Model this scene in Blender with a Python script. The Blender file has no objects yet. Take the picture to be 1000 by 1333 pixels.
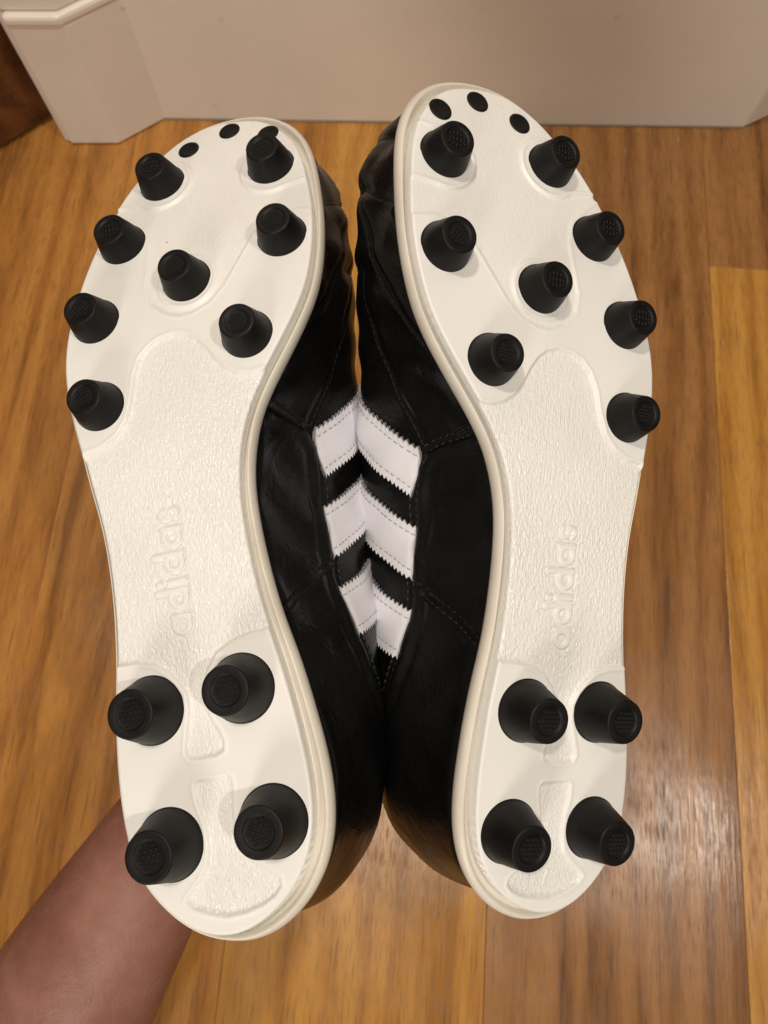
import bpy, bmesh, math, random
import numpy as np
from mathutils import Vector, Matrix

random.seed(7)
scene = bpy.context.scene
col = scene.collection
R_ = math.radians

# ------------------------------------------------------------------ camera
CAM_H = 0.60
TILT = R_(16.0)
cam_data = bpy.data.cameras.new('camera')
cam = bpy.data.objects.new('camera', cam_data)
col.objects.link(cam)
cam.location = (0, 0, CAM_H)
cam.rotation_euler = (TILT, 0, 0)
cam_data.sensor_fit = 'VERTICAL'
cam_data.sensor_height = 36.0
cam_data.lens = 24.99
cam_data.clip_start = 0.005
cam_data.clip_end = 50
cam_data.dof.use_dof = True
cam_data.dof.focus_distance = 0.212
cam_data.dof.aperture_fstop = 23.0
scene.camera = cam

# ------------------------------------------------------------------ world and lamps
world = bpy.data.worlds.new('World')
scene.world = world
world.use_nodes = True
bg = world.node_tree.nodes['Background']
bg.inputs['Color'].default_value = (1.0, .80, .62, 1)
bg.inputs['Strength'].default_value = 0.10

def room_or_fill_lamp(loc, power, size, color, target=(0, .1, .3)):
    L = bpy.data.lights.new('room_or_fill_lamp', 'AREA')
    L.shape = 'DISK'; L.size = size; L.energy = power; L.color = color
    o = bpy.data.objects.new('room_or_fill_lamp', L); col.objects.link(o)
    o.location = loc
    o.rotation_euler = (Vector(target)-Vector(loc)).to_track_quat('-Z', 'Y').to_euler()
    return o
WARM = (1.0, .905, .79)
room_or_fill_lamp((-.05, -.37, 2.4), 9.5, .085, WARM)
room_or_fill_lamp((.98, -.40, 2.4), 14, .085, WARM)
room_or_fill_lamp((-.35, .42, 2.4), 14, .13, WARM)  # added front fill to brighten the forefeet more than the heels, no known fixture
# unseen low lamp behind the left shoulder, assumed from the wall's darker right side
room_or_fill_lamp((-.62, -1.7, 1.25), 14, .60, WARM, (.1, .4, .2))

scene.view_settings.view_transform = 'Standard'
scene.view_settings.look = 'None'
scene.view_settings.exposure = 0.0
scene.view_settings.gamma = 1.0
scene.view_settings.use_curve_mapping = False
try:
    scene.cycles.max_bounces = 8
    scene.cycles.use_denoising = True
except Exception:
    pass

# ------------------------------------------------------------------ measured shape of the boot
MM = 0.001
TOE_C = (1.50187463, -1.73537936)
def spring(y):
    """toe spring of the sole, metres: the toe bends away from the ground"""
    t = np.maximum(0, y - 0.13)
    return -TOE_C[0]*t**2 - TOE_C[1]*t**3
LATERAL = [(33,265.2),(25,263),(15.5,257.8),(6.5,249),(.5,242),(-5,233.5),(-11.7,221),(-16.3,211),(-20,201),(-23,192),(-25.3,182),(-26,173),(-25.5,163),(-24.4,153),(-23.2,145),(-22,133),(-20.6,122),(-20.3,111),(-20.7,100),(-21.8,89),(-23.2,79),(-24.8,71.5),(-27,57),(-28,45),(-28,35),(-26.5,24),(-23,17.5),(-18,11),(-12,6),(-5,3)]
MEDIAL = [(2,1.4),(10.5,3.2),(18,7.5),(24,13.5),(28.3,21),(30.8,30),(31.7,40),(31.4,50),(30.6,62),(29.5,72),(28,81),(27.1,90),(26.7,100),(26.7,110),(27.2,119),(28.4,126.5),(30.5,133.5),(33.5,141),(38,148),(43.5,155),(49.5,162.5),(55,170),(59.8,178),(63.2,187.5),(65.7,198),(67.2,208),(68,220),(68.3,230.5),(67,241.5),(63.4,250.8),(57,258.5),(49,263),(41,265)]
def resample(P, n, smooth=0):
    P = np.array(P, float); m = len(P)
    # periodic Catmull-Rom, then even arc length
    Q = []
    for i in range(m):
        p0, p1, p2, p3 = P[i-1], P[i], P[(i+1) % m], P[(i+2) % m]
        for t in np.linspace(0, 1, 24, endpoint=False):
            Q.append(.5*((2*p1)+(p2-p0)*t+(2*p0-5*p1+4*p2-p3)*t*t+(3*p1-p0-3*p2+p3)*t**3))
    Q = np.array(Q); Q = np.vstack([Q, Q[:1]])
    s = np.r_[0, np.cumsum(np.linalg.norm(np.diff(Q, axis=0), axis=1))]
    g = np.linspace(0, s[-1], n, endpoint=False)
    R = np.c_[np.interp(g, s, Q[:,0]), np.interp(g, s, Q[:,1])]
    for _ in range(smooth):
        R = (np.roll(R,1,0)+2*R+np.roll(R,-1,0))/4
    return R
def normals2(P):
    T = np.roll(P,-1,0)-np.roll(P,1,0); T /= np.linalg.norm(T,axis=1)[:,None]
    N = np.c_[T[:,1], -T[:,0]]
    c = P.mean(0)
    if ((P-c)*N).sum() < 0: N = -N
    return N            # outward
OUT = resample([(a*MM,b*MM) for a,b in LATERAL+MEDIAL], 720, 60)
OUTN = normals2(OUT)
def inset(P, N, g):
    R = P - N*np.asarray(g).reshape(-1,1)
    for _ in range(30): R = (np.roll(R,1,0)+2*R+np.roll(R,-1,0))/4
    return R
def smst(a, b, x):
    t = np.clip((x-a)/(b-a), 0, 1); return t*t*(3-2*t)
# width of the stepped rim: broad along the inner side and round the heel, thin outside
_mid = np.interp(OUT[:,1], [0,.05,.1,.16,.2,.265], [.0,.001,.003,.012,.018,.036])
_side = smst(-.012, .012, OUT[:,0]-_mid)
GAP = .0012 + _side*np.interp(OUT[:,1], [0,.01,.04,.1,.16,.2,.23,.25,.265], [.0030,.0036,.0036,.0026,.0018,.0014,.0024,.0038,.0022])
PLATE = inset(OUT, OUTN, GAP)
def row_bounds(P, ys):
    """left and right x of closed outline P at each y"""
    i0, i1 = P[:,1].argmin(), P[:,1].argmax()
    n = len(P)
    a = [P[(i0+k) % n] for k in range((i1-i0) % n+1)]
    b = [P[(i1+k) % n] for k in range((i0-i1) % n+1)][::-1]
    a, b = np.array(a), np.array(b)
    xa = np.interp(ys, np.maximum.accumulate(a[:,1]), a[:,0]); xb = np.interp(ys, np.maximum.accumulate(b[:,1]), b[:,0])
    return np.minimum(xa, xb), np.maximum(xa, xb)
def tab(y, ys, vs):
    ys = np.array(ys, float); vs = np.array(vs, float); y = np.asarray(y, float)
    # smooth (cubic Hermite) table
    m = np.gradient(vs, ys); i = np.clip(np.searchsorted(ys, y)-1, 0, len(ys)-2)
    h = ys[i+1]-ys[i]; t = np.clip((y-ys[i])/h, 0, 1)
    return ((2*t**3-3*t**2+1)*vs[i]+(t**3-2*t**2+t)*h*m[i]+(-2*t**3+3*t**2)*vs[i+1]+(t**3-t**2)*h*m[i+1])
UP0 = -.0065                     # the upper starts this far under the sole face
SUP = 3.2                        # how square the upper's cross-section is
UPO = inset(OUT, OUTN, .0012)
UY0, UY1 = UPO[:,1].min(), UPO[:,1].max()
def up_height(y):
    return tab(y*1000, [0,30,60,85,105,130,160,190,220,245,258,265], [78,72,62,66,74,71,60,49,41,34,28,20])*MM
def bulge_med(y):
    return tab(y*1000, [0,10,20,40,60,75,90,108,125,137,150,162,178,194,210,225,244,265], [4,6,8,12,18.5,22.5,26,29.5,32.5,32.5,28,20,11.5,8,7,7,4.5,0])*MM
def bulge_lat(y):
    return tab(y*1000, [0,20,50,80,110,140,170,200,240,265], [1,3,4,7,9,6,2.5,2,1,0])*MM
def gshape(t, y): return smst(-.08, tab(y*1000,[0,100,170,200,265],[.7,.78,.85,.62,.6]), t)-smst(-.08, .7, np.zeros_like(t))
def upper_x(y, e, t, side):
    xl, xr = row_bounds(UPO, y)
    xc = (xl+xr)/2 + tab(y*1000,[0,60,110,170,265],[0,4,8,5,0])*MM
    if side > 0: xs = xr + bulge_med(y)*gshape(t, y)
    else: xs = xl - bulge_lat(y)*gshape(t, y)
    return xc + (xs-xc)*e
def med_x(y, z):
    """x of the inner (medial) wall at length y and depth z"""
    t = np.clip((UP0+spring(y)-z)/up_height(y), 0, 1)
    e = (1-t**SUP)**(1/SUP)
    return upper_x(y, e, t, 1)
def lat_x(y, z):
    t = np.clip((UP0+spring(y)-z)/up_height(y), 0, 1)
    e = (1-t**SUP)**(1/SUP)
    return upper_x(y, e, t, -1)

# ------------------------------------------------------------------ helpers
def tag(o, label=None, cat=None, group=None, kind=None):
    if label: o['label'] = label
    if cat: o['category'] = cat
    if group: o['group'] = group
    if kind: o['kind'] = kind
    return o
def link(name, me, mat=None, parent=None, smooth=True):
    o = bpy.data.objects.new(name, me); col.objects.link(o)
    if mat is not None and not me.materials: me.materials.append(mat)
    if parent is not None: o.parent = parent
    if smooth:
        me.polygons.foreach_set('use_smooth', np.ones(len(me.polygons), bool))
    return o
def mesh_np(name, V, F):
    """V (n,3), F list of arrays (m,3|4)"""
    me = bpy.data.meshes.new(name)
    V = np.asarray(V, float)
    me.vertices.add(len(V)); me.vertices.foreach_set('co', V.astype(np.float32).ravel())
    F = [np.asarray(f, int) for f in F if len(f)]
    tot = sum(f.size for f in F); n = sum(len(f) for f in F)
    me.loops.add(tot); me.polygons.add(n)
    me.loops.foreach_set('vertex_index', np.concatenate([f.ravel() for f in F]).astype(np.int32))
    st = []; k = 0
    for f in F:
        st.append(k+np.arange(len(f))*f.shape[1]); k += f.size
    me.polygons.foreach_set('loop_start', np.concatenate(st).astype(np.int32))
    me.update(calc_edges=True); me.validate()
    return me
def grid_faces(nr, nc, flip=False, wrap=False):
    i = np.arange(nr-1)[:,None]; j = np.arange(nc if wrap else nc-1)[None]
    j2 = (j+1) % nc
    q = np.stack(np.broadcast_arrays(i*nc+j, i*nc+j2, (i+1)*nc+j2, (i+1)*nc+j), -1).reshape(-1,4)
    return q[:, ::-1] if flip else q
def empty(name, loc=(0,0,0)):
    o = bpy.data.objects.new(name, None); col.objects.link(o); o.location = loc
    o.empty_display_size = .02
    return o
def seg_dist(px, py, poly, closed=False):
    """unsigned distance of points to a polyline"""
    P = np.asarray(poly, float); best = np.full(px.shape, 9.)
    n = len(P) if closed else len(P)-1
    for i in range(n):
        a = P[i]; b = P[(i+1) % len(P)]; ab = b-a; L = (ab@ab)+1e-18
        t = np.clip(((px-a[0])*ab[0]+(py-a[1])*ab[1])/L, 0, 1)
        best = np.minimum(best, np.hypot(px-a[0]-t*ab[0], py-a[1]-t*ab[1]))
    return best
def inside(px, py, poly):
    P = np.asarray(poly, float); r = np.zeros(px.shape, bool)
    x0, y0 = P[-1]
    for x1, y1 in P:
        c = ((y1 > py) != (y0 > py))
        with np.errstate(divide='ignore', invalid='ignore'):
            xi = (x0-x1)*(py-y1)/(y0-y1+1e-18)+x1
        r ^= c & (px < xi); x0, y0 = x1, y1
    return r
def sdf(px, py, poly):
    d = seg_dist(px, py, poly, True); return np.where(inside(px, py, poly), -d, d)

# ------------------------------------------------------------------ materials
def new_mat(name):
    m = bpy.data.materials.new(name); m.use_nodes = True
    nt = m.node_tree; b = nt.nodes['Principled BSDF']
    return m, nt, b
def N(nt, t, **kw):
    n = nt.nodes.new(t)
    for k, v in kw.items():
        if k in n.inputs: n.inputs[k].default_value = v
        else: setattr(n, k, v)
    return n
def ramp(nt, stops):
    n = nt.nodes.new('ShaderNodeValToRGB'); e = n.color_ramp.elements
    while len(e) < len(stops): e.new(.5)
    for q, (p, c) in zip(e, stops): q.position = p; q.color = (*c, 1) if len(c) == 3 else c
    return n
def mathn(nt, op, a, b=None):
    n = nt.nodes.new('ShaderNodeMath'); n.operation = op
    for i, v in enumerate((a, b)):
        if v is None: continue
        if isinstance(v, (int, float)): n.inputs[i].default_value = v
        else: nt.links.new(v, n.inputs[i])
    return n.outputs[0]

def mat_sole():
    m, nt, b = new_mat('moulded_sole'); L = nt.links
    tc = N(nt, 'ShaderNodeTexCoord')
    n0 = N(nt, 'ShaderNodeTexNoise', Scale=28.0, Detail=3.0)
    L.new(tc.outputs['Object'], n0.inputs['Vector'])
    r = ramp(nt, [(.3, (.805, .80, .77)), (.7, (.86, .86, .84))]); L.new(n0.outputs['Fac'], r.inputs['Fac'])
    vo = N(nt, 'ShaderNodeTexVoronoi', Scale=62.0); L.new(tc.outputs['Object'], vo.inputs['Vector'])
    near = mathn(nt, 'LESS_THAN', vo.outputs['Distance'], .020)
    sep = N(nt, 'ShaderNodeSeparateColor'); L.new(vo.outputs['Color'], sep.inputs['Color'])
    speck = mathn(nt, 'MULTIPLY', near, mathn(nt, 'GREATER_THAN', sep.outputs['Red'], .80))
    # thin yellowish scuffs
    ns = N(nt, 'ShaderNodeTexNoise', Scale=120.0, Detail=6.0, Roughness=.7, Distortion=1.2); L.new(tc.outputs['Object'], ns.inputs['Vector'])
    rs = ramp(nt, [(.66, (0, 0, 0)), (.78, (.5, .5, .5))]); L.new(ns.outputs['Fac'], rs.inputs['Fac'])
    mxs = N(nt, 'ShaderNodeMix'); mxs.data_type = 'RGBA'; mxs.inputs['B'].default_value = (.62, .55, .43, 1)
    L.new(rs.outputs['Color'], mxs.inputs['Factor']); L.new(r.outputs['Color'], mxs.inputs['A'])
    mxk = N(nt, 'ShaderNodeMix'); mxk.data_type = 'RGBA'; mxk.inputs['B'].default_value = (.16, .13, .10, 1)
    L.new(speck, mxk.inputs['Factor']); L.new(mxs.outputs['Result'], mxk.inputs['A'])
    L.new(mxk.outputs['Result'], b.inputs['Base Color'])
    b.inputs['Subsurface Weight'].default_value = .04
    b.inputs['Subsurface Radius'].default_value = (.004, .003, .002)
    b.inputs['Subsurface Scale'].default_value = .5
    at = N(nt, 'ShaderNodeAttribute'); at.attribute_name = 'grain'
    mp = N(nt, 'ShaderNodeMapping'); mp.inputs['Scale'].default_value = (1.25, .62, 1.0)
    L.new(tc.outputs['Object'], mp.inputs['Vector'])
    v1 = N(nt, 'ShaderNodeTexNoise', Scale=1650.0, Detail=1.0, Roughness=.5, Distortion=.4)
    v2 = N(nt, 'ShaderNodeTexNoise', Scale=820.0, Detail=1.0)
    v3 = N(nt, 'ShaderNodeTexNoise', Scale=2600.0, Detail=1.0)
    for v in (v1, v2, v3): L.new(mp.outputs['Vector'], v.inputs['Vector'])
    s = mathn(nt, 'ADD', mathn(nt, 'MULTIPLY', v1.outputs['Fac'], 1.0), mathn(nt, 'MULTIPLY', v2.outputs['Fac'], .8))
    s = mathn(nt, 'MULTIPLY', s, at.outputs['Fac'])
    s = mathn(nt, 'ADD', s, mathn(nt, 'MULTIPLY', v3.outputs['Fac'], .04))
    bp = N(nt, 'ShaderNodeBump', Strength=1.0, Distance=.00029)
    L.new(s, bp.inputs['Height']); L.new(bp.outputs['Normal'], b.inputs['Normal'])
    rr = N(nt, 'ShaderNodeMapRange'); rr.inputs['To Min'].default_value = .42; rr.inputs['To Max'].default_value = .20
    L.new(at.outputs['Fac'], rr.inputs['Value']); L.new(rr.outputs['Result'], b.inputs['Roughness'])
    return m
def mat_rim():
    m, nt, b = new_mat('sole_rim'); L = nt.links
    tc = N(nt, 'ShaderNodeTexCoord')
    n0 = N(nt, 'ShaderNodeTexNoise', Scale=45.0, Detail=4.0); L.new(tc.outputs['Object'], n0.inputs['Vector'])
    r = ramp(nt, [(.3, (.67, .625, .54)), (.7, (.76, .72, .64))]); L.new(n0.outputs['Fac'], r.inputs['Fac'])
    L.new(r.outputs['Color'], b.inputs['Base Color'])
    b.inputs['Roughness'].default_value = .38
    b.inputs['Subsurface Weight'].default_value = .03; b.inputs['Subsurface Scale'].default_value = .002
    n1 = N(nt, 'ShaderNodeTexNoise', Scale=900.0, Detail=2.0); L.new(tc.outputs['Object'], n1.inputs['Vector'])
    bp = N(nt, 'ShaderNodeBump', Strength=.25, Distance=.0001); L.new(n1.outputs['Fac'], bp.inputs['Height'])
    L.new(bp.outputs['Normal'], b.inputs['Normal'])
    return m
def mat_rubber():
    m, nt, b = new_mat('black_rubber'); L = nt.links
    tc = N(nt, 'ShaderNodeTexCoord')
    n0 = N(nt, 'ShaderNodeTexNoise', Scale=160.0, Detail=4.0); L.new(tc.outputs['Object'], n0.inputs['Vector'])
    r = ramp(nt, [(.35, (.0035, .0035, .0038)), (.75, (.0075, .0073, .0072))]); L.new(n0.outputs['Fac'], r.inputs['Fac'])
    L.new(r.outputs['Color'], b.inputs['Base Color'])
    r2 = ramp(nt, [(.3, (.42,)*3), (.7, (.56,)*3)]); L.new(n0.outputs['Fac'], r2.inputs['Fac'])
    L.new(r2.outputs['Color'], b.inputs['Roughness'])
    n1 = N(nt, 'ShaderNodeTexNoise', Scale=1500.0, Detail=2.0); L.new(tc.outputs['Object'], n1.inputs['Vector'])
    bp = N(nt, 'ShaderNodeBump', Strength=.2, Distance=.0001); L.new(n1.outputs['Fac'], bp.inputs['Height'])
    L.new(bp.outputs['Normal'], b.inputs['Normal'])
    b.inputs['Specular IOR Level'].default_value = .24
    return m
def mat_leather(name, c0, c1, rough, bump=.6, dist=.00035, stretch=(1, 1, 1), spec=.5):
    m, nt, b = new_mat(name); L = nt.links
    tc = N(nt, 'ShaderNodeTexCoord')
    mp = N(nt, 'ShaderNodeMapping'); mp.inputs['Scale'].default_value = stretch; L.new(tc.outputs['Object'], mp.inputs['Vector'])
    n0 = N(nt, 'ShaderNodeTexNoise', Scale=60.0, Detail=4.0); L.new(mp.outputs['Vector'], n0.inputs['Vector'])
    r = ramp(nt, [(.3, c0), (.7, c1)]); L.new(n0.outputs['Fac'], r.inputs['Fac']); L.new(r.outputs['Color'], b.inputs['Base Color'])
    r2 = ramp(nt, [(.3, (rough-.06,)*3), (.7, (rough+.08,)*3)]); L.new(n0.outputs['Fac'], r2.inputs['Fac']); L.new(r2.outputs['Color'], b.inputs['Roughness'])
    v = N(nt, 'ShaderNodeTexVoronoi', Scale=900.0); v.feature = 'DISTANCE_TO_EDGE'; L.new(mp.outputs['Vector'], v.inputs['Vector'])
    n1 = N(nt, 'ShaderNodeTexNoise', Scale=95.0, Detail=4.0, Roughness=.5, Distortion=1.0); L.new(mp.outputs['Vector'], n1.inputs['Vector'])
    h = mathn(nt, 'ADD', mathn(nt, 'MULTIPLY', v.outputs['Distance'], .22), mathn(nt, 'MULTIPLY', n1.outputs['Fac'], 1.6))
    b.inputs['Specular IOR Level'].default_value = spec
    bp = N(nt, 'ShaderNodeBump', Strength=bump, Distance=dist); L.new(h, bp.inputs['Height']); L.new(bp.outputs['Normal'], b.inputs['Normal'])
    return m
def mat_wood(name, dark, mid, light, seed, gloss=.23, knots=0.0):
    m, nt, b = new_mat(name); L = nt.links
    tc = N(nt, 'ShaderNodeTexCoord')
    mp = N(nt, 'ShaderNodeMapping'); mp.inputs['Location'].default_value = (seed*1.7, seed*3.1, seed)
    mp.inputs['Scale'].default_value = (1, .10, 1); L.new(tc.outputs['Object'], mp.inputs['Vector'])
    warp = N(nt, 'ShaderNodeTexNoise', Scale=9.0, Detail=2.0); L.new(mp.outputs['Vector'], warp.inputs['Vector'])
    mix = N(nt, 'ShaderNodeMix'); mix.data_type = 'VECTOR'; mix.inputs['Factor'].default_value = .06
    L.new(mp.outputs['Vector'], mix.inputs['A']); L.new(warp.outputs['Color'], mix.inputs['B'])
    n1 = N(nt, 'ShaderNodeTexNoise', Scale=26.0, Detail=3.0, Roughness=.55, Distortion=.5); L.new(mix.outputs['Result'], n1.inputs['Vector'])
    n2 = N(nt, 'ShaderNodeTexNoise', Scale=190.0, Detail=7.0, Roughness=.70); L.new(mix.outputs['Result'], n2.inputs['Vector'])
    wv = N(nt, 'ShaderNodeTexWave', Scale=11.0, Distortion=7.0, Detail=3.0); wv.inputs['Detail Scale'].default_value = 1.6
    L.new(mix.outputs['Result'], wv.inputs['Vector'])
    f = mathn(nt, 'ADD', mathn(nt, 'MULTIPLY', n1.outputs['Fac'], .48), mathn(nt, 'ADD', mathn(nt, 'MULTIPLY', n2.outputs['Fac'], .42), mathn(nt, 'MULTIPLY', wv.outputs['Fac'], .16)))
    r = ramp(nt, [(.38, dark), (.50, mid), (.64, light)]); L.new(f, r.inputs['Fac'])
    # short dark pores along the grain
    mp2 = N(nt, 'ShaderNodeMapping'); mp2.inputs['Scale'].default_value = (1, .035, 1); mp2.inputs['Location'].default_value = (seed, seed*.3, 0)
    L.new(tc.outputs['Object'], mp2.inputs['Vector'])
    n3 = N(nt, 'ShaderNodeTexNoise', Scale=520.0, Detail=2.0); L.new(mp2.outputs['Vector'], n3.inputs['Vector'])
    r3 = ramp(nt, [(.30, (.55,)*3), (.40, (1,)*3)]); L.new(n3.outputs['Fac'], r3.inputs['Fac'])
    n6 = N(nt, 'ShaderNodeTexNoise', Scale=1250.0, Detail=3.0, Roughness=.6)
    mp7 = N(nt, 'ShaderNodeMapping'); mp7.inputs['Scale'].default_value = (1, .05, 1); mp7.inputs['Location'].default_value = (seed*.7, 0, 0)
    L.new(tc.outputs['Object'], mp7.inputs['Vector']); L.new(mp7.outputs['Vector'], n6.inputs['Vector'])
    r6 = ramp(nt, [(.34, (.55,)*3), (.50, (1,)*3)]); L.new(n6.outputs['Fac'], r6.inputs['Fac'])
    mul0 = N(nt, 'ShaderNodeMix'); mul0.data_type = 'RGBA'; mul0.blend_type = 'MULTIPLY'; mul0.inputs['Factor'].default_value = .85
    L.new(r.outputs['Color'], mul0.inputs['A']); L.new(r6.outputs['Color'], mul0.inputs['B'])
    # pale scratches in the varnish, at a slant
    mp8 = N(nt, 'ShaderNodeMapping'); mp8.inputs['Rotation'].default_value = (0, 0, .9); mp8.inputs['Scale'].default_value = (1, .07, 1)
    L.new(tc.outputs['Object'], mp8.inputs['Vector'])
    n8 = N(nt, 'ShaderNodeTexNoise', Scale=420.0, Detail=1.0); L.new(mp8.outputs['Vector'], n8.inputs['Vector'])
    r8 = ramp(nt, [(.765, (0, 0, 0)), (.80, (.55,)*3)]); L.new(n8.outputs['Fac'], r8.inputs['Fac'])
    mscr = N(nt, 'ShaderNodeMix'); mscr.data_type = 'RGBA'; mscr.inputs['B'].default_value = (.55, .42, .28, 1)
    L.new(r8.outputs['Color'], mscr.inputs['Factor']); L.new(mul0.outputs['Result'], mscr.inputs['A'])
    mul = N(nt, 'ShaderNodeMix'); mul.data_type = 'RGBA'; mul.blend_type = 'MULTIPLY'; mul.inputs['Factor'].default_value = .8
    L.new(mscr.outputs['Result'], mul.inputs['A']); L.new(r3.outputs['Color'], mul.inputs['B'])
    L.new(mul.outputs['Result'], b.inputs['Base Color'])
    n4 = N(nt, 'ShaderNodeTexNoise', Scale=14.0, Detail=4.0); L.new(tc.outputs['Object'], n4.inputs['Vector'])
    rg = N(nt, 'ShaderNodeMapRange'); rg.inputs['From Min'].default_value = .3; rg.inputs['From Max'].default_value = .7
    rg.inputs['To Min'].default_value = gloss-.08; rg.inputs['To Max'].default_value = gloss+.10
    L.new(n4.outputs['Fac'], rg.inputs['Value'])
    pr = mathn(nt, 'MULTIPLY', mathn(nt, 'SUBTRACT', 1.0, r6.outputs['Color']), .55)
    L.new(mathn(nt, 'ADD', rg.outputs['Result'], pr), b.inputs['Roughness'])
    hb = mathn(nt, 'ADD', mathn(nt, 'MULTIPLY', n3.outputs['Fac'], .5), mathn(nt, 'MULTIPLY', n2.outputs['Fac'], .9))
    mp5 = N(nt, 'ShaderNodeMapping'); mp5.inputs['Scale'].default_value = (1, .28, 1); L.new(tc.outputs['Object'], mp5.inputs['Vector'])
    n5 = N(nt, 'ShaderNodeTexNoise', Scale=48.0, Detail=3.0); L.new(mp5.outputs['Vector'], n5.inputs['Vector'])
    hb = mathn(nt, 'ADD', hb, mathn(nt, 'MULTIPLY', n5.outputs['Fac'], 2.2))
    bp = N(nt, 'ShaderNodeBump', Strength=.55, Distance=.00035); L.new(hb, bp.inputs['Height']); L.new(bp.outputs['Normal'], b.inputs['Normal'])
    return m
def mat_paint(name, c, rough=.45):
    m, nt, b = new_mat(name); L = nt.links
    tc = N(nt, 'ShaderNodeTexCoord')
    n0 = N(nt, 'ShaderNodeTexNoise', Scale=7.0, Detail=5.0); L.new(tc.outputs['Object'], n0.inputs['Vector'])
    r = ramp(nt, [(.3, tuple(x*.93 for x in c)), (.7, c)]); L.new(n0.outputs['Fac'], r.inputs['Fac'])
    # scuffs and grime specks near the floor
    n1 = N(nt, 'ShaderNodeTexNoise', Scale=38.0, Detail=6.0, Roughness=.7); L.new(tc.outputs['Object'], n1.inputs['Vector'])
    r1 = ramp(nt, [(.27, (.45, .38, .33)), (.35, (1, 1, 1))]); L.new(n1.outputs['Fac'], r1.inputs['Fac'])
    mul = N(nt, 'ShaderNodeMix'); mul.data_type = 'RGBA'; mul.blend_type = 'MULTIPLY'; mul.inputs['Factor'].default_value = .6
    L.new(r.outputs['Color'], mul.inputs['A']); L.new(r1.outputs['Color'], mul.inputs['B']); L.new(mul.outputs['Result'], b.inputs['Base Color'])
    b.inputs['Roughness'].default_value = rough
    n2 = N(nt, 'ShaderNodeTexNoise', Scale=90.0, Detail=3.0); L.new(tc.outputs['Object'], n2.inputs['Vector'])
    bp = N(nt, 'ShaderNodeBump', Strength=.3, Distance=.0006); L.new(n2.outputs['Fac'], bp.inputs['Height']); L.new(bp.outputs['Normal'], b.inputs['Normal'])
    return m
def mat_skin():
    m, nt, b = new_mat('skin'); L = nt.links
    tc = N(nt, 'ShaderNodeTexCoord')
    n0 = N(nt, 'ShaderNodeTexNoise', Scale=26.0, Detail=5.0, Roughness=.6); L.new(tc.outputs['Object'], n0.inputs['Vector'])
    r = ramp(nt, [(.28, (.175, .066, .047)), (.5, (.255, .110, .080)), (.75, (.345, .168, .128))]); L.new(n0.outputs['Fac'], r.inputs['Fac'])  # tone darkened so the skin colour carries the shade lying on the arm
    L.new(r.outputs['Color'], b.inputs['Base Color'])
    b.inputs['Roughness'].default_value = .5
    b.inputs['Subsurface Weight'].default_value = .15; b.inputs['Subsurface Scale'].default_value = .004
    v = N(nt, 'ShaderNodeTexVoronoi', Scale=650.0); v.feature = 'DISTANCE_TO_EDGE'; L.new(tc.outputs['Object'], v.inputs['Vector'])
    n1 = N(nt, 'ShaderNodeTexNoise', Scale=220.0, Detail=4.0); L.new(tc.outputs['Object'], n1.inputs['Vector'])
    h = mathn(nt, 'ADD', mathn(nt, 'MULTIPLY', v.outputs['Distance'], .6), n1.outputs['Fac'])
    bp = N(nt, 'ShaderNodeBump', Strength=.6, Distance=.0005); L.new(h, bp.inputs['Height']); L.new(bp.outputs['Normal'], b.inputs['Normal'])
    return m
M_SOLE, M_RIM, M_RUB = mat_sole(), mat_rim(), mat_rubber()
M_LEA = mat_leather('black_leather', (.0025, .0025, .0027), (.0045, .0043, .0042), .31, .6, .0006, spec=.31)
M_STR = mat_leather('white_leather', (.76, .76, .82), (.82, .82, .88), .45, .35, .0002)
M_THR = mat_leather('black_thread', (.002, .002, .002), (.004, .004, .004), .5, spec=.3)
M_THG = mat_leather('grey_thread', (.36, .34, .36), (.46, .44, .45), .7)
M_SKIN = mat_skin()

# ------------------------------------------------------------------ room: floor, wall, baseboard, door
def box_mesh(name, x0, x1, y0, y1, z0, z1, bev=0.0, seg=2):
    bm = bmesh.new(); bmesh.ops.create_cube(bm, size=1)
    for v in bm.verts:
        v.co = ((x0+x1)/2+v.co.x*(x1-x0), (y0+y1)/2+v.co.y*(y1-y0), (z0+z1)/2+v.co.z*(z1-z0))
    if bev: bmesh.ops.bevel(bm, geom=bm.edges[:], offset=bev, segments=seg, affect='EDGES', profile=.5)
    me = bpy.data.meshes.new(name); bm.to_mesh(me); bm.free(); return me
def prism_mesh(name, pts, z0, z1, bev=0.0):
    bm = bmesh.new()
    a = [bm.verts.new((x, y, z0)) for x, y in pts]; b_ = [bm.verts.new((x, y, z1)) for x, y in pts]
    n = len(pts)
    for i in range(n): bm.faces.new((a[i], a[(i+1) % n], b_[(i+1) % n], b_[i]))
    bm.faces.new(a[::-1]); bm.faces.new(b_)
    bmesh.ops.recalc_face_normals(bm, faces=bm.faces[:])
    if bev: bmesh.ops.bevel(bm, geom=bm.edges[:], offset=bev, segments=2, affect='EDGES', profile=.5)
    me = bpy.data.meshes.new(name); bm.to_mesh(me); bm.free(); return me

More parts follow.
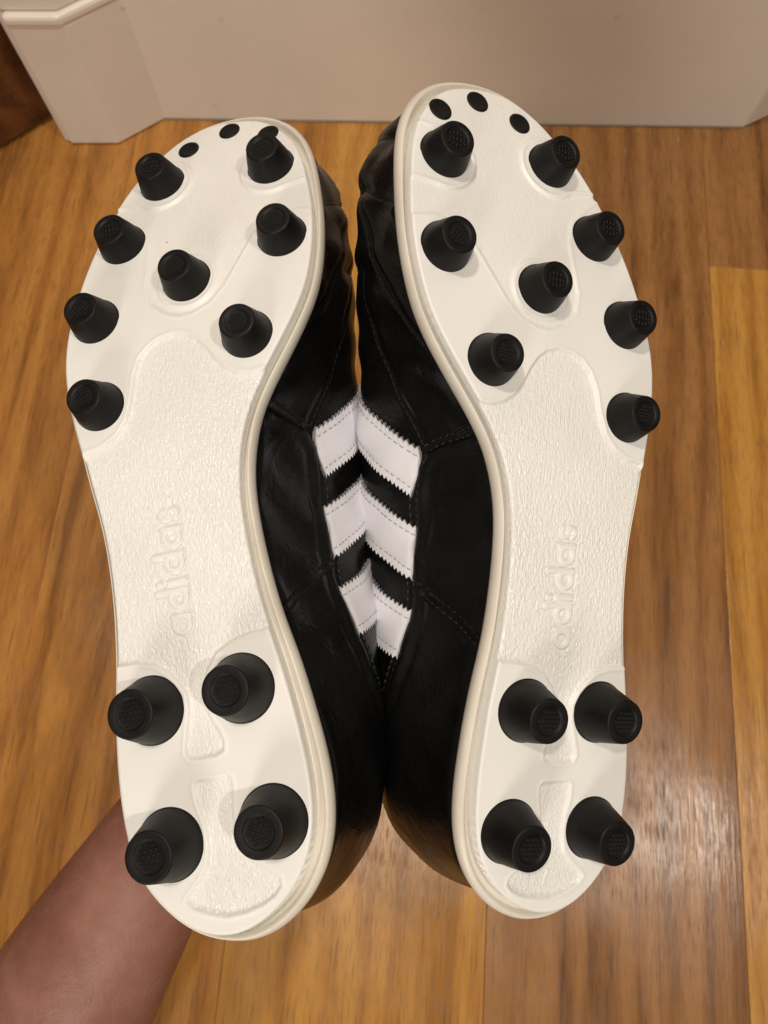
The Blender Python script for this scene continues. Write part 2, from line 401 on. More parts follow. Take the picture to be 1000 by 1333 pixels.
sub = link('floor', box_mesh('floor', -3, 3, -3, 3, -.05, -.010), mat_paint('subfloor', (.05, .035, .02), .9), smooth=False)
tag(sub, kind='structure')
W_OAK = mat_wood('plank_golden', (.27, .112, .024), (.43, .192, .041), (.53, .255, .062), 1.0)
W_ORG = mat_wood('plank_orange', (.26, .104, .022), (.42, .176, .036), (.52, .238, .054), 5.3)
W_BRN = mat_wood('plank_brown', (.15, .062, .017), (.275, .118, .032), (.36, .168, .052), 9.1)
W_YEL = mat_wood('plank_honey', (.35, .150, .028), (.47, .215, .040), (.56, .28, .058), 13.7)
W_ORG2 = mat_wood('plank_amber', (.26, .105, .022), (.42, .178, .036), (.52, .240, .054), 31.3)
PLANK_W, PLANK_L = .1945, 1.2
PLANK_YAW = R_(-4.5)
floor_planks = []
# x of each row's left edge in plank space, end joint offset, materials before / after the joint
rows = [(-5, .3, W_OAK, W_ORG), (-4, .9, W_ORG, W_BRN), (-3, .8, W_OAK, W_ORG), (-2, .75, W_ORG, W_OAK), (-1, .85, W_ORG2, W_OAK),
        (0, .8, W_YEL, W_ORG), (1, .93, W_BRN, W_ORG), (2, .445, W_YEL, W_BRN), (3, .2, W_ORG, W_BRN), (4, .7, W_BRN, W_YEL), (5, .35, W_OAK, W_BRN)]
PLANK_X0 = -.106
for k, joint, wa, wb in rows:
    for n_, (a, b_, w) in enumerate(((joint-2*PLANK_L, joint-PLANK_L, wb), (joint-PLANK_L, joint, wa), (joint, joint+PLANK_L, wb))):
        me = box_mesh('plank', .00012, PLANK_W-.00012, .00012, b_-a-.00012, -.0098, 0, .00045, 2)
        o = link('plank', me, w, sub, smooth=False)
        c, s_ = math.cos(PLANK_YAW), math.sin(PLANK_YAW)
        px, py = PLANK_X0+k*PLANK_W, a
        o.location = (c*px-s_*py, s_*px+c*py, random.uniform(-.0002, .0002)); o.rotation_euler = (0, 0, PLANK_YAW)
        floor_planks.append(o)

M_PAINT = mat_paint('gloss_white_paint', (.86, .79, .70), .30)
M_WALL = mat_paint('wall_paint', (.62, .52, .43), .8)
M_GRIME = mat_paint('caulk', (.30, .24, .19), .8)
BB_H = .131; BB_M = .150
def yaw_wall(x): return .594 - .018*(x)      # the wall runs very slightly askew
wall = link('wall', prism_mesh('wall', [(-.36, yaw_wall(-.36)+.016), (.374, yaw_wall(.374)+.016), (.80, .84), (.80, 1.05), (-.36, 1.05)], 0, 2.5), M_WALL, smooth=False)
tag(wall, kind='structure')
bb = empty('baseboard', (0, .594, 0))
tag(bb, 'tall white painted baseboard along the wall behind both boots', 'baseboard')
def bbpart(name, pts, z0, z1, bev=.0012, mat=M_PAINT):
    me = prism_mesh(name, [(x, y-.594) for x, y in pts], z0, z1, bev); return link(name, me, mat, bb, smooth=False)
x0, x1 = -.255, .374
bbpart('board', [(x0, yaw_wall(x0)), (x1, yaw_wall(x1)), (x1, yaw_wall(x1)+.0155), (x0, yaw_wall(x0)+.0155)], .0015, BB_M)
bbpart('moulding', [(x0, yaw_wall(x0)+.004), (x1, yaw_wall(x1)+.004), (x1, yaw_wall(x1)+.0155), (x0, yaw_wall(x0)+.0155)], BB_M+.0005, BB_M+.022, .003)
bbpart('return_board', [(x1+.0006, yaw_wall(x1)+.0003), (.80, .818), (.79, .833), (x1-.003, yaw_wall(x1)+.0157)], .0015, BB_M)
bbpart('caulk_line', [(x0, yaw_wall(x0)-.0012), (x1-.001, yaw_wall(x1)-.0012), (x1-.001, yaw_wall(x1)+.004), (x0, yaw_wall(x0)+.004)], .0002, .0022, 0, M_GRIME)

pl = empty('door_casing', (-.3, .566, 0))
tag(pl, 'white painted door casing block with bevelled edge beside dark door', 'door casing')
def plpart(name, pts, z0, z1, bev=.0015):
    me = prism_mesh(name, [(x+.3, y-.566) for x, y in pts], z0, z1, bev); return link(name, me, M_PAINT, pl, smooth=False)
plpart('plinth_block', [(-.322, .566), (-.273, .566), (-.2235, .6010), (-.2285, .625), (-.322, .625)], .0012, BB_H)
plpart('edge_bead', [(-.3285, .570), (-.3222, .568), (-.3222, .625), (-.3285, .625)], .0012, 2.0)
plpart('cap_moulding', [(-.3222, .5632), (-.2745, .5632), (-.2285, .5945), (-.2285, .625), (-.3222, .625)], BB_H+.0006, BB_H+.010, .003)
plpart('jamb', [(-.3222, .5695), (-.275, .5695), (-.2285, .602), (-.2285, .625), (-.3222, .625)], BB_H+.0108, 2.0)

W_DOOR = mat_wood('door_wood', (.055, .017, .006), (.11, .036, .011), (.17, .06, .018), 21.0, .3)
dr = empty('wooden_door', (-.342, .600, 0))
tag(dr, 'dark reddish brown wooden door in the far corner left of the casing', 'door')
dr.rotation_euler = (0, 0, math.atan2(-.044, -.054))
link('door_slab', box_mesh('door_slab', 0, .70, -.038, 0, .004, 2.0, .002), W_DOOR, dr, smooth=False)

# ------------------------------------------------------------------ the boots
def f_regions():
    """outlines on the sole face, millimetres (x inner side, y toe)"""
    front = [(-21,144.7),(-15.6,144.9),(-10.3,147.2),(-6.2,151.5),(-3.5,158.5),(-1.8,165.8),(.6,170.8),(3.8,173.9),(7.8,175.7),(12.5,176),(16.6,174.5),(19.7,171.7),(22.3,167.6),(24.4,163.1),(27.1,158.8),(30.7,155.8),(34.8,154.1),(39.4,154.2),(46,156)]
    shank = front + [(46,120),(30,81),(22.5,79.2),(18.5,79.3),(12.7,78.4),(7.7,76.3),(4.2,72.2),(2.6,69.3),(1.8,66),(2,62.3),(2.8,59),(4.2,56),(5.1,53),(4.7,50.6),(2.6,49.7),(-2.3,49.9),(-5,50.3),(-6,52.2),(-5.2,55.1),(-4,59),(-2.7,63.3),(-2.6,67.5),(-4.5,71.4),(-7.1,74.6),(-10.4,77.5),(-15.5,79.3),(-21.6,80),(-30,80),(-30,120)]
    crec = [(75,207),(64,207),(57,209.3),(49.6,208.7),(43.2,203.8),(37,195.6),(31,187.8),(25.8,183.4),(20,181.6),(15.5,181.8),(11,184.2),(6.6,189.5),(5.6,196),(7.4,205),(8.8,213.5),(7.6,221.5),(3.1,226.9),(-3,232.5),(-14,240),(-5,258),(20,272),(60,272),(78,250)]
    bow = [(-5.2,43.2),(-4.5,44),(4.2,43.7),(5.2,42.7),(5,39.5),(4,35),(3.6,30.5),(4.3,25.3),(7,21.4),(10.3,18.2),(13,16),(13.2,14.2),(11.2,12.3),(7.6,10.8),(2.7,9.9),(-2.5,9.9),(-7,11.3),(-11.3,13.4),(-13,15.5),(-11.5,17),(-8.2,19.5),(-5.4,22.8),(-4.2,26.5),(-3.9,30.5),(-4.2,34.4),(-5.2,39)]
    return shank, crec, bow
SHANK, CREC, BOW = f_regions()
STUDS = dict(A1=(14.7,239.7),A2=(-1.1,217.1),A3=(-12.7,189.3),A4=(-14.3,158.6),M1=(53.7,230.3),M2=(52.8,199.),M3=(35.9,167.4),C=(19.5,193.9),HL1=(-13.4,65.5),HM1=(13.2,65.3),HL2=(-14.7,30.1),HM2=(14.7,29.9))
PLUGS = [(25.3,253.5),(41.1,256.),(54.7,247.5)]

def letter_field(px, py, shoe):
    """signed distance (mm) to the moulded word, read upwards; px,py in mm, photo-side x"""
    if shoe == 0: base = np.array([-.6, 86.6]); top = np.array([1.4, 119.6])
    else: base = np.array([-2.5, 87.0]); top = np.array([-3.9, 120.2])
    # baseline direction u (reading direction, towards the toe), letter-up direction is photo-left
    u = (top-base)/np.linalg.norm(top-base); v = np.array([-u[1], u[0]])
    a = (px-base[0])*u[0]+(py-base[1])*u[1]; b = (px-base[0])*v[0]+(py-base[1])*v[1]
    R, w = 2.35, .75
    def ring(c): return np.abs(np.hypot(a-c, b)-R)-w
    def bar(c, lo, hi):
        t = np.clip(b, lo, hi); return np.hypot(a-c, b-t)-w
    d = np.full(px.shape, 99.)
    s = [0, 7.55, 12.5, 18.1, 25.7, 32.6]
    for c, tall in ((s[0],0),(s[1],1),(s[3],1),(s[4],0)):
        d = np.minimum(d, ring(c)); d = np.minimum(d, bar(c+R+.1, -R-.2, 6.3 if tall else R+.2))
    d = np.minimum(d, bar(s[2], -R-.2, R+.2)); d = np.minimum(d, bar(s[2], 4.9, 5.6))
    # s from two half arcs
    def arc(ca, cb, r, a0, a1):
        th = np.arctan2(b-cb, a-ca); mid = (a0+a1)/2; half = (a1-a0)/2
        dt = (th-mid+np.pi) % (2*np.pi)-np.pi
        on = np.abs(dt) <= half
        e0 = np.hypot(a-ca-r*np.cos(a0), b-cb-r*np.sin(a0)); e1 = np.hypot(a-ca-r*np.cos(a1), b-cb-r*np.sin(a1))
        return np.where(on, np.abs(np.hypot(a-ca, b-cb)-r), np.minimum(e0, e1))-w*.92
    r = 1.25
    d = np.minimum(d, arc(s[5], r, r, math.radians(25), math.radians(270)))
    d = np.minimum(d, arc(s[5], -r, r, math.radians(205), math.radians(450)))
    return d

def hfield(x, y, shoe):
    """relief of the moulded sole plate: x,y metres in the canonical (inner side +x) frame"""
    X, Y = x*1000, y*1000
    ds = sdf(X, Y, SHANK); dc = sdf(X, Y, CREC); db = sdf(X, Y, BOW)
    # studs sit on small raised discs that interrupt the recesses
    pad = np.full(X.shape, 99.)
    for n_, (sx, sy) in STUDS.items():
        r = 12.2 if n_[0] == 'H' else (11.2 if n_ in ('A1','M1') else 10.2)
        if n_ in ('A1','M1','C'): pad = np.minimum(pad, np.hypot(X-sx, Y-sy)-r)
    # toe pads run out to the edge
    pad = np.minimum(pad, np.maximum(np.abs(Y-(240-.25*(X-15)))-10.0, X-16))
    pad = np.minimum(pad, np.maximum(np.abs(Y-230)-10.6, 55-X))
    rec1 = smst(.55, -.55, ds)
    rec2 = smst(.6, -.6, dc)*smst(-.5, .6, pad)
    rec3 = smst(.5, -.5, db)
    rec = np.maximum(np.maximum(rec1, rec2*.62), rec3*.85)
    h = -.00095*rec
    # soft lip along the recess borders
    for dd, k in ((ds, 1.), (db, .8), (np.where(dc < .3, np.maximum(dc, -pad), np.maximum(dc, -99)), .6)):
        h += .00022*k*np.exp(-((dd-.75)/.55)**2)
    h += .00016*np.exp(-((pad-(-.7))/.5)**2)*smst(.6, -.6, dc)
    px = X if shoe == 0 else -X
    dl = letter_field(px, Y, shoe)
    let = smst(.20, -.16, dl)
    h += .00050*let - .00046*np.exp(-((dl-.34)/.22)**2)
    grain = np.clip(np.maximum(rec1, np.maximum(rec2*.45, rec3)), 0, 1)*(1-smst(.75, .3, dl))
    # faint mould flash in the heel fan
    h += .00028*np.exp(-((seg_dist(X, Y, [(.6, 13.2), (-.6, 17.6)]))/.30)**2)
    return h, grain

def lathe_mesh(name, prof, seg, cap=True):
    V = []; n = len(prof)
    for (r, z) in prof:
        for k in range(seg):
            a = 2*math.pi*k/seg; V.append((r*math.cos(a), r*math.sin(a), z))
    V = np.array(V); F = [grid_faces(n, seg, wrap=True)]
    V = np.vstack([V, [[0, 0, prof[-1][1]]]])
    c = n*seg; base = (n-1)*seg
    F.append(np.array([[base+k, base+(k+1) % seg, c] for k in range(seg)]))
    return mesh_np(name, V, F)
def stud_profile(rb, rt, h, dp):
    P = [(rb+.0004, -.0012), (rb+.00038, .0000), (rb+.00030, .00018), (rb+.00008, .00030)]
    for k in range(9):
        t = k/8; r = rb+(rt-rb)*t; r += .00008*math.sin(math.pi*t)
        P.append((r, .0005+(h-.0010)*t))
    for k in range(1, 5):
        a = math.pi/2*k/4; P.append((rt-.0005*(1-math.cos(a)), h-.0005+.0005*math.sin(a)))
    ri = rt*.64
    P += [(rt-.0008, h), (ri+.0003, h), (ri+.00005, h-.00006), (ri-.0001, h-dp*.9), (ri-.0003, h-dp), (ri*.5, h-dp)]
    return P
def tread_mesh(name, rt, h, mode):
    """raised dots or ridges inside the stud's tip"""
    V = []; F = []
    ri = rt*.64-.0005; z = h-.0007
    def addring(cx, cy, r0, r1, zt, seg=10):
        b0 = len(V)
        for (r, zz) in ((r1, z), (r1*.95, zt), (r0*1.1, zt), (r0*.8, z+.00012)):
            for k in range(seg):
                a = 2*math.pi*k/seg; V.append((cx+r*math.cos(a), cy+r*math.sin(a), zz))
        for i in range(3):
            for k in range(seg):
                k2 = (k+1) % seg; F.append((b0+i*seg+k, b0+i*seg+k2, b0+(i+1)*seg+k2, b0+(i+1)*seg+k))
    def addbar(cx, cy, hx, hy, zt):
        b0 = len(V)
        for (ex, ey, zz) in ((hx, hy, z), (hx*.82, hy*.92, zt)):
            for sx, sy in ((-1,-1),(1,-1),(1,1),(-1,1)): V.append((cx+sx*ex, cy+sy*ey, zz))
        for k in range(4): F.append((b0+k, b0+(k+1) % 4, b0+4+(k+1) % 4, b0+4+k))
        F.append((b0+4, b0+5, b0+6, b0+7))
    if mode == 'dots':
        st = ri/2.55
        for i in range(-3, 4):
            for j in range(-3, 4):
                cx = (i+.5*(j % 2))*st; cy = j*st*.866
                if math.hypot(cx, cy) < ri-st*.42: addring(cx, cy, st*.20, st*.44, h-.00016)
    else:
        n_ = 5; st = 2*ri/n_
        for i in range(n_):
            cx = -ri+st*(i+.5); L = math.sqrt(max(ri*ri-cx*cx, 0))*.92
            m = 3
            for q in range(m):
                addbar(cx, -L+(2*L/m)*(q+.5), st*.32, L/m*.80, h-.00006)
    return mesh_np(name, np.array(V), [np.array(F)])
RF, RH, HF, HH = .00823, .00952, .0090, .0123
ME_STUD_F = lathe_mesh('stud', stud_profile(RF-.0003, .0056, HF, .00035), 56)
ME_STUD_H = lathe_mesh('stud', stud_profile(RH-.0003, .0065, HH, .0005), 56)
ME_TR = {('F','dots'): tread_mesh('tip_tread', .0056, HF, 'dots'), ('F','bars'): tread_mesh('tip_tread', .0056, HF, 'bars'), ('H','dots'): tread_mesh('tip_tread', .0065, HH, 'dots')}
ME_PLUG = lathe_mesh('toe_plug', [(.0040, -.0010), (.0039, .0001), (.0036, .00035), (.0030, .0004), (.0024, .00018), (.0012, .00006)], 36)

# seams on the inner wall: (length y, depth z) in mm
SEAM = [(146.5,-5),(145,-9.8),(143.3,-19.3),(141,-26),(136,-30.3),(124,-32.5),(110,-33.4),(98.3,-32.4),(87.3,-31.3),(74.5,-32.6),(60,-37),(48,-46),(40,-58),(36,-75)]
DIAG = [(98.3,-32.4),(93,-22.8),(84.2,-8),(81,-3)]
VAMP1 = [(230,-40),(212,-31),(198.5,-26),(192,-22.7),(184.7,-18.8),(176.7,-14.2),(166,-8),(160,-4)]
VAMP2 = [(200,-35),(190,-32.2),(181.4,-31),(171.7,-29.5),(161,-29.3),(153.4,-27.7),(145.3,-26.7),(141.5,-26)]
QUILT = [[(250,-60),(240,-30),(233,-14)], [(232,-60),(222,-32),(213.7,-18)], [(206,-60),(199,-40),(195,-30)]]
PANEL = SEAM + [(-30,-75),(-30,5),(147,5)]
STRIPES = [((141.5,-28.6),(127,-34.0),(161.5,-51),(143.5,-54.3)), ((116,-33.2),(99.5,-33.4),(130.8,-54.5),(113.5,-57)), ((88.5,-31.6),(73.5,-33.6),(99.5,-53.5),(81.5,-55))]
def side_disp(y, z):
    """relief (metres, outward) of the inner wall: overlays, puckers, creases"""
    Y, Z = y*1000, (z-spring(y))*1000*1.0
    Zr = z*1000
    d = np.zeros_like(Y)
    s = sdf(Y, Zr, PANEL)
    d += .0010*smst(.45, -.45, s)
    d += .0004*np.exp(-((s+1.7)/1.1)**2) - .0005*np.exp(-((s-.9)/.9)**2) - .0004*np.exp(-((s+4.2)/1.0)**2)
    for poly, g in ((DIAG, .0006), (VAMP1, .0006), (VAMP2, .0004)):
        q = seg_dist(Y, Zr, poly); d += -g*np.exp(-(q/.7)**2) + .3*g*np.exp(-((q-2.0)/1.2)**2)
    for poly in QUILT:
        q = seg_dist(Y, Zr, poly); d += -.0006*np.exp(-(q/1.6)**2)+.00025*np.exp(-((q-5)/3.5)**2)
    # long soft creases of worn leather
    d += .00035*np.sin(Y*.42+Zr*.23+2*np.sin(Zr*.09))*smst(120, 170, Y)
    d += .0003*np.sin(Y*.23-Zr*.31+1.7*np.sin(Y*.05))
    return d
def wall_pt(y, z, side=1, lift=0.):
    y = np.asarray(y, float); z = np.asarray(z, float)
    e = 5e-4
    fx = med_x if side > 0 else lat_x
    def P(yy, zz):
        dd = side_disp(yy, zz) if side > 0 else 0
        return fx(yy, zz)+side*dd
    x = P(y, z); dy = (fx(y+e, z)-fx(y-e, z))/(2*e); dz = (fx(y, z+e)-fx(y, z-e))/(2*e)
    n = np.stack([side*np.ones_like(x), -side*dy, -side*dz], -1); n /= np.linalg.norm(n, axis=-1)[..., None]
    p = np.stack([x, y, z], -1)
    return p+n*lift, n

def build_boot(shoe, name, rot, loc, label):
    mx = 1 if shoe == 0 else -1
    S = np.array([mx, 1, 1.])
    fl = shoe == 1
    root = empty(name); root.matrix_world = Matrix.LocRotScale(Vector(loc), Matrix(rot).to_quaternion(), None)
    tag(root, label, 'football boot', 'pair of football boots held soles up')
    # --- sole plate: relief grid between the plate outline's two sides
    y0, y1 = PLATE[:,1].min()+1e-5, PLATE[:,1].max()-1e-5
    nr, nc = 860, 250
    u = np.linspace(0, 1, nr); uu = .5-.5*np.cos(np.pi*u); w_ = .72*u+.28*uu
    # denser rows at the two round ends
    w_ = np.where(u < .06, .06*(u/.06)**2*.5+0*u, w_)
    w_ = np.interp(u, [0,.01,.02,.04,.06,.09,.13,.5,.87,.91,.94,.96,.98,.99,1], [0,.0004,.0016,.0062,.014,.030,.058,.5,.942,.970,.986,.9938,.9984,.9996,1])
    ys = y0+(y1-y0)*w_
    xl, xr = row_bounds(PLATE, ys)
    c = np.linspace(0, 1, nc); c = np.interp(c, [0,.03,.97,1], [0,.012,.988,1])
    X = xl[:,None]+(xr-xl)[:,None]*c[None]; Y = np.repeat(ys[:,None], nc, 1)
    h, gr = hfield(X, Y, shoe)
    de = seg_dist(X*1000, Y*1000, PLATE[::4]*1000, True)
    edge = np.clip(de/.9, 0, 1)
    h += -.0009*(1-np.sqrt(np.clip(1-(1-edge)**2, 0, 1)))
    Z = spring(Y)+h
    V = np.stack([X, Y, Z], -1).reshape(-1, 3)*S
    idx = np.arange(nr*nc).reshape(nr, nc)
    loop = np.r_[idx[0,:], idx[1:,-1], idx[-1,-2::-1], idx[-2:0:-1,0]]
    V2 = V[loop]+[0, 0, -.0058]
    V = np.vstack([V, V2]); k0 = nr*nc; m = len(loop)
    sk = np.stack([loop, k0+np.arange(m), k0+(np.arange(m)+1) % m, np.roll(loop, -1)], -1)
    F = grid_faces(nr, nc, flip=fl)
    me = mesh_np('sole_plate', V, [F, sk[:, ::-1] if fl else sk])
    at = me.attributes.new('grain', 'FLOAT', 'POINT')
    at.data.foreach_set('value', np.r_[gr.ravel(), np.zeros(m)].astype(np.float32))
    plate = link('sole_plate', me, M_SOLE, root)
    tag(plate, 'cream moulded sole plate with raised word and textured waist')
    # --- stepped rim round the plate
    rings = []
    T = PLATE
    def lerp(k): return PLATE+(OUT-PLATE)*k
    n = len(OUT)
    def add(P, z): rings.append(np.c_[P, spring(P[:,1])+z])
    add(inset(PLATE, OUTN, .0025*np.ones(n)), -.0056*np.ones(n))
    gz = np.clip(GAP/.004, .25, 1)
    add(lerp(.03), -.0054*np.ones(n)); add(lerp(.36), -.0056*np.ones(n)); add(lerp(.45), -.0050*np.ones(n))
    add(lerp(.49), -.0030*np.ones(n)); add(lerp(.54), -.0022*np.ones(n)); add(lerp(.63), -.0018*np.ones(n)); add(lerp(.75), -.0020*np.ones(n)); add(lerp(.88), -.0027*np.ones(n))
    add(lerp(.95), -.0031*np.ones(n)); add(OUT+OUTN*.0001, -.0043*np.ones(n)); add(OUT, -.0058*np.ones(n)); add(OUT-OUTN*.0004, -.0070*np.ones(n)); add(OUT-OUTN*.0022, -.0076*np.ones(n)); add(OUT-OUTN*.006, -.0077*np.ones(n))
    V = np.vstack(rings)*S
    F = grid_faces(len(rings), n, wrap=True, flip=not fl)
    # orient outward
    link('sole_rim', mesh_np('sole_rim', V, [F]), M_RIM, root)
    # --- upper
    J = 380; K1 = 130; K2 = 60
    u = np.linspace(0, 1, J)
    w_ = np.interp(u, [0,.01,.02,.04,.06,.09,.13,.5,.87,.91,.94,.96,.98,.99,1], [0,.0004,.0016,.0062,.014,.030,.058,.5,.942,.970,.986,.9938,.9984,.9996,1])
    ys = UY0+1e-5+(UY1-UY0-2e-5)*w_
    # angle samples: spaced evenly in depth low down
    def al(k):
        t = np.linspace(0, 1, k); a = np.pi/2*t
        tt = np.interp(t, [0,.78,1], [0,.93,1]); e = (1-tt**SUP)**(1/SUP)
        e2 = np.interp(t, [.78,1], [(1-.93**SUP)**(1/SUP), 0])
        e = np.where(t > .78, e2, e); tt = np.where(t > .78, (1-np.clip(e, 0, 1)**SUP)**(1/SUP), tt)
        return e, tt
    em, tm = al(K1); el, tl = al(K2)
    E = np.r_[em, el[::-1][1:]]; TT = np.r_[tm, tl[::-1][1:]]; side = np.r_[np.ones(K1), -np.ones(K2-1)]
    Yg = np.repeat(ys[:,None], len(E), 1); Eg = np.repeat(E[None], J, 0); Tg = np.repeat(TT[None], J, 0)
    Xm = upper_x(Yg.ravel(), Eg.ravel(), Tg.ravel(), 1).reshape(Yg.shape); Xl = upper_x(Yg.ravel(), Eg.ravel(), Tg.ravel(), -1).reshape(Yg.shape)
    X = np.where(side[None] > 0, Xm, Xl)
    H = up_height(ys)[:,None]; Z = UP0+spring(Yg)-H*Tg
    disp = side_disp(Yg, Z)*(side[None] > 0)*np.clip(Eg*1.6-.4, 0, 1)*smst(0, .02, Yg)*smst(.262, .245, Yg)*smst(0, .004, UP0+spring(Yg)-Z+.001)
    X = X+disp
    # collar opening
    cw = (smst(.006, .018, Yg)*(1-smst(.080, .096, Yg)))
    q = np.clip((.70-Eg)/.70, 0, 1)
    Z = Z+cw*np.minimum(1, q*5)*.62*H
    # heel counter rounds out backwards
    back = smst(0, .5, Tg)*(1-.35*smst(.6, 1, Tg))*np.clip(1-(Yg-.001)/.030, 0, 1)**1.3
    Yv = Yg-.0075*back
    # first ring tucked in under the rim
    V = np.stack([X, Yv, Z], -1)
    V = V.reshape(-1, 3)*S
    F = grid_faces(J, len(E), flip=fl)
    up = link('upper', mesh_np('upper', V, [F]), M_LEA, root)
    # --- stitching along the seams
    SV = []; SF = []
    def stitches(poly, off, step, ln, wd, ht, store, side_=1, lift=0.):
        P = np.array(poly, float)*MM; s = np.r_[0, np.cumsum(np.linalg.norm(np.diff(P, axis=0), axis=1))]
        SVl, SFl = store
        q_ = np.arange(step*.7, s[-1]-step*.3, step)
        q_ = q_+np.array([random.uniform(-.08, .08) for _ in q_])*step
        a = np.stack([np.interp(q_-ln/2, s, P[:,0]), np.interp(q_-ln/2, s, P[:,1])], -1); b_ = np.stack([np.interp(q_+ln/2, s, P[:,0]), np.interp(q_+ln/2, s, P[:,1])], -1)
        dd = b_-a; L = np.linalg.norm(dd, axis=1)[:,None]+1e-12; dd = dd/L; nn = np.c_[-dd[:,1], dd[:,0]]
        a = a+nn*off; b_ = b_+nn*off
        dep = UP0+spring(a[:,0])-a[:,1]; ok = (dep < up_height(a[:,0])*.93) & (dep > .0015) & (L[:,0] > 1e-6)
        a, b_, nn = a[ok], b_[ok], nn[ok]
        pts, lf = [], []
        for (t, sc) in ((0, .35), (.25, 1), (.75, 1), (1, .35)):
            for (o_, hh) in ((-1, 0.), (-.6, 1.), (.6, 1.), (1, 0.)):
                pts.append(a+(b_-a)*t+nn*o_*wd/2*(.5+.5*sc)); lf.append(hh*ht*sc-.0001+lift)
        pts = np.array(pts).transpose(1, 0, 2).reshape(-1, 2); lf = np.tile(lf, len(a))
        p, nr_ = wall_pt(pts[:,0], pts[:,1], side_, 0.0)
        p = (p+nr_*lf[:,None])*S
        b0 = sum(len(x) for x in SVl); SVl.append(p)
        cell = np.array([(i*4+j, i*4+j+1, (i+1)*4+j+1, (i+1)*4+j) for i in range(3) for j in range(3)])
        if not fl: cell = cell[:, ::-1]
        SFl.append((b0+np.arange(len(a))[:,None,None]*16+cell[None]).reshape(-1, 4))
    for off in (-.0010, -.0026): stitches(SEAM, -off, .0025, .0021, .0009, .0006, (SV, SF))
    stitches(DIAG, .0011, .0024, .0021, .0007, .0005, (SV, SF)); stitches(DIAG, -.0011, .0024, .0021, .0007, .0005, (SV, SF))
    for P_ in (VAMP1, VAMP2): stitches(P_, .0013, .0022, .0019, .0005, .0002, (SV, SF))
    for P_ in QUILT: stitches(P_, 0, .0024, .0021, .0005, .0003, (SV, SF))
    st = link('seam_stitching', mesh_np('seam_stitching', np.vstack(SV), [np.vstack(SF)]), M_THR, root)
    # --- three white stripes with pinked edges
    for (a0, b0_, a1, b1) in STRIPES:
        for side_ in (1, -1):
            A0, B0, A1, B1 = [np.array(p, float)*MM for p in (a0, b0_, a1, b1)]
            ex = 1.45
            A1 = A0+(A1-A0)*ex; B1 = B0+(B1-B0)*ex
            A0 = A0-(A1-A0)*.0; B0 = B0-(B1-B0)*.0
            L = np.linalg.norm(A1-A0); nt_ = int(L/.0009); nt_ += nt_ % 2; nw = 12
            grid = np.zeros((nt_+1, nw+1, 2))
            bow = .0012
            for i in range(nt_+1):
                t = i/nt_
                pa = A0+(A1-A0)*t; pb = B0+(B1-B0)*t
                wv = (pa-pb)/np.linalg.norm(pa-pb); zz = (.00085 if i % 2 else -.00040)*(1+.2*math.sin(i*1.7))
                arc_ = bow*4*t*(1-t)
                pa = pa+wv*zz+np.array([-arc_, 0]); pb = pb-wv*(.00085 if (i+1) % 2 else -.00040)+np.array([-arc_, 0])
                for j in range(nw+1): grid[i, j] = pb+(pa-pb)*(j/nw)
            # ragged sole-side end stays under the overlay
            zmin = UP0+spring(grid[...,0])-up_height(grid[...,0])*.93
            grid[...,1] = np.maximum(grid[...,1], zmin)
            prof = np.ones(nw+1)*.00105; prof[0] = prof[-1] = .00085
            prof[2] = prof[-3] = .00082
            top, _ = wall_pt(grid[...,0].ravel(), grid[...,1].ravel(), side_, 0.0)
            _, nrm = wall_pt(grid[...,0].ravel(), grid[...,1].ravel(), side_, 0.0)
            topv = top+nrm*np.tile(prof, nt_+1)[:,None]
            botv = top-nrm*.0008
            ng = (nt_+1)*(nw+1)
            V = np.vstack([topv, botv])*S
            f2 = (side_ < 0) ^ fl
            F1 = grid_faces(nt_+1, nw+1, flip=not f2)
            ii = np.arange(ng).reshape(nt_+1, nw+1)
            lp = np.r_[ii[0,:], ii[1:,-1], ii[-1,-2::-1], ii[-2:0:-1,0]]
            sk = np.stack([lp, np.roll(lp,-1), np.roll(lp,-1)+ng, lp+ng], -1)
            so = link('stripe', mesh_np('stripe', V, [F1, sk[:, ::-1] if not f2 else sk]), M_STR, root, smooth=False)
            if side_ > 0:
                sv, sf = [], []
                for fr in (.15, .85):
                    base_ = [(B0+(A0-B0)*fr)+((B1+(A1-B1)*fr)-(B0+(A0-B0)*fr))*t+np.array([-bow*4*t*(1-t), 0]) for t in np.linspace(0, 1, 24)]
                    stitches([p/MM for p in base_], 0, .0021, .0015, .0005, .0003, (sv, sf), 1, .00088)
                link('stripe_stitching', mesh_np('stripe_stitching', np.vstack(sv), [np.vstack(sf)]), M_THG, so)
    # --- studs and toe plugs
    for n_, (sx, sy) in STUDS.items():
        heel = n_[0] == 'H'
        y = sy*MM; e = 1e-4
        dz = float((spring(np.array([y+e]))-spring(np.array([y])))[0]/e)*.41
        nv = Vector((0, -dz, 1)).normalized()
        o = link('stud', ME_STUD_H if heel else ME_STUD_F, M_RUB, root)
        o.location = (sx*MM*mx, y, float(spring(np.array([y]))[0])-.0001)
        o.rotation_euler = Vector((0, 0, 1)).rotation_difference(nv).to_euler()
        mode = 'bars' if n_ in ('A1','M1','A2') or (shoe == 1 and n_ in ('C','A3')) else 'dots'
        link('tip_tread', ME_TR[('H' if heel else 'F', mode)], M_RUB, o, smooth=False)
    for (sx, sy) in PLUGS:
        y = sy*MM; e = 1e-4
        dz = float((spring(np.array([y+e]))-spring(np.array([y])))[0]/e)
        o = link('toe_plug', ME_PLUG, M_RUB, root)
        hh, _ = hfield(np.array([[sx*MM]]), np.array([[y]]), shoe)
        o.location = (sx*MM*mx, y, float(spring(np.array([y]))[0]+hh[0,0])+.0001)
        o.rotation_euler = Vector((0, 0, 1)).rotation_difference(Vector((0, -dz, 1)).normalized()).to_euler()
    return root

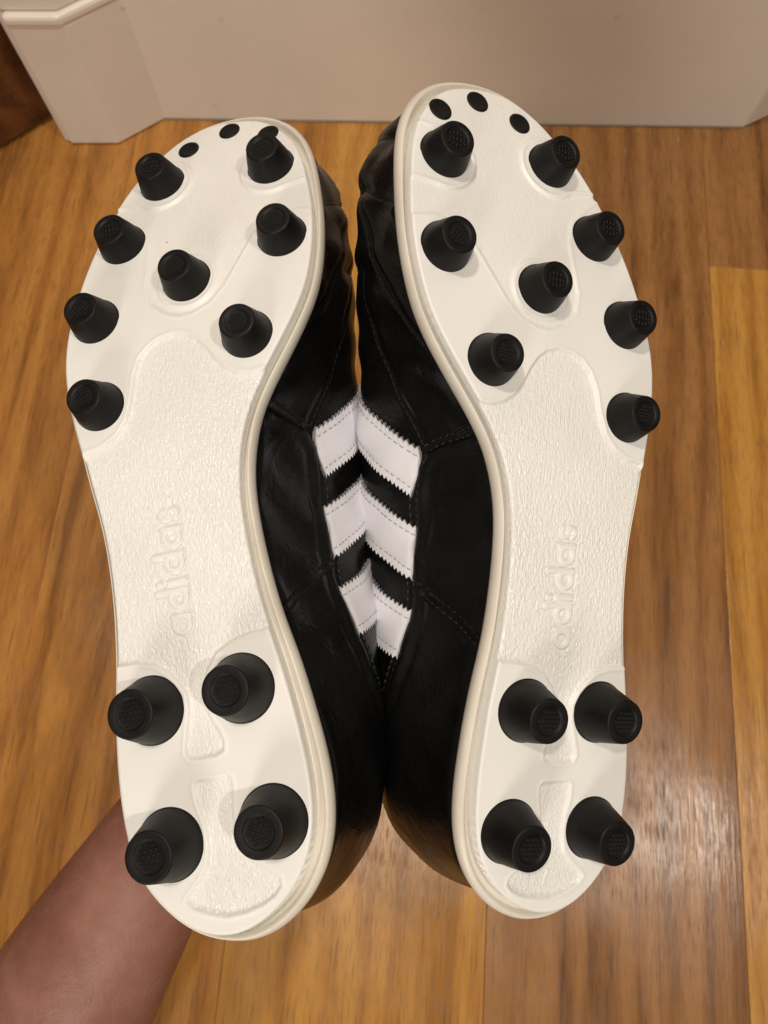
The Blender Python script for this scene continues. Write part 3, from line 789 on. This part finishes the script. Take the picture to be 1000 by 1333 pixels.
ct, st_ = math.cos(TILT), math.sin(TILT)
C2W = np.array([[1, 0, 0], [0, -ct, st_], [0, -st_, -ct]])      # photo axes (right, down, away) -> room axes
def room_pose(Rc, tc):
    return (C2W@np.array(Rc)).tolist(), (C2W@np.array(tc)+np.array([0, 0, CAM_H])).tolist()
POSE0 = ([[0.95687, -0.24191, -0.16084], [-0.26964, -0.94564, -0.18185], [-0.10811, 0.21738, -0.97008]], [-0.0359, 0.11351, 0.1821])
POSE1 = ([[0.92531, 0.113, 0.36198], [0.12455, -0.99218, -0.00865], [0.35817, 0.05309, -0.93215]], [0.04709, 0.12554, 0.21284])
r0, l0 = room_pose(*POSE0)
r1, l1 = room_pose(*POSE1)
build_boot(0, 'football_boot', r0, l0, 'black leather boot with cream studded sole, the one in front of the bare forearm')
build_boot(1, 'football_boot', r1, l1, 'black leather boot with cream studded sole, nearest the brown plank, its toe overlapping the baseboard')

# ------------------------------------------------------------------ the arm that holds them
def arm():
    V = []; E = []; Rr = []
    def v(p, r, link_to=None, r2=None):
        q = C2W@np.array(p)+np.array([0, 0, CAM_H]); V.append(tuple(q)); Rr.append((r, r2 or r)); i = len(V)-1
        if link_to is not None: E.append((link_to, i))
        return i
    a = v((-.215, .372, .335), .050)
    a = v((-.190, .315, .330), .049, a); a = v((-.163, .258, .325), .0465, a); a = v((-.138, .213, .318), .0415, a)
    a = v((-.116, .176, .314), .0355, a); w = v((-.094, .142, .312), .0295, a)
    p0 = v((-.068, .116, .320), .027, w, .021); p1 = v((-.040, .096, .328), .031, p0, .017); p2 = v((-.018, .086, .332), .030, p1, .015)
    for k, (kx, ky, L) in enumerate(((-.012, .058, .92), (-.002, .074, 1.0), (.006, .089, .95), (.012, .103, .78))):
        b0 = v((kx, ky, .334), .0100, p2)
        b1 = v((kx+.030*L, ky-.012*L, .330), .0088, b0); b2 = v((kx+.040*L, ky-.014*L, .308), .0080, b1); b3 = v((kx+.036*L, ky-.012*L, .288), .0070, b2)
    t0 = v((-.070, .082, .318), .0130, p0); t1 = v((-.066, .066, .304), .0110, t0); t2 = v((-.060, .064, .280), .0090, t1); v((-.056, .067, .266), .0075, t2)
    me = bpy.data.meshes.new('person'); me.from_pydata(V, E, []); me.update()
    o = bpy.data.objects.new('person', me); col.objects.link(o)
    me.materials.append(M_SKIN)
    sk = o.modifiers.new('skin', 'SKIN'); sk.use_smooth_shade = True
    for i, sv in enumerate(me.skin_vertices[0].data): sv.radius = Rr[i]; sv.use_root = (i == 0)
    ss = o.modifiers.new('smooth', 'SUBSURF'); ss.levels = 3; ss.render_levels = 3
    return o
tag(arm(), 'bare forearm reaching in from the corner, its hand hidden behind both boots', 'person')
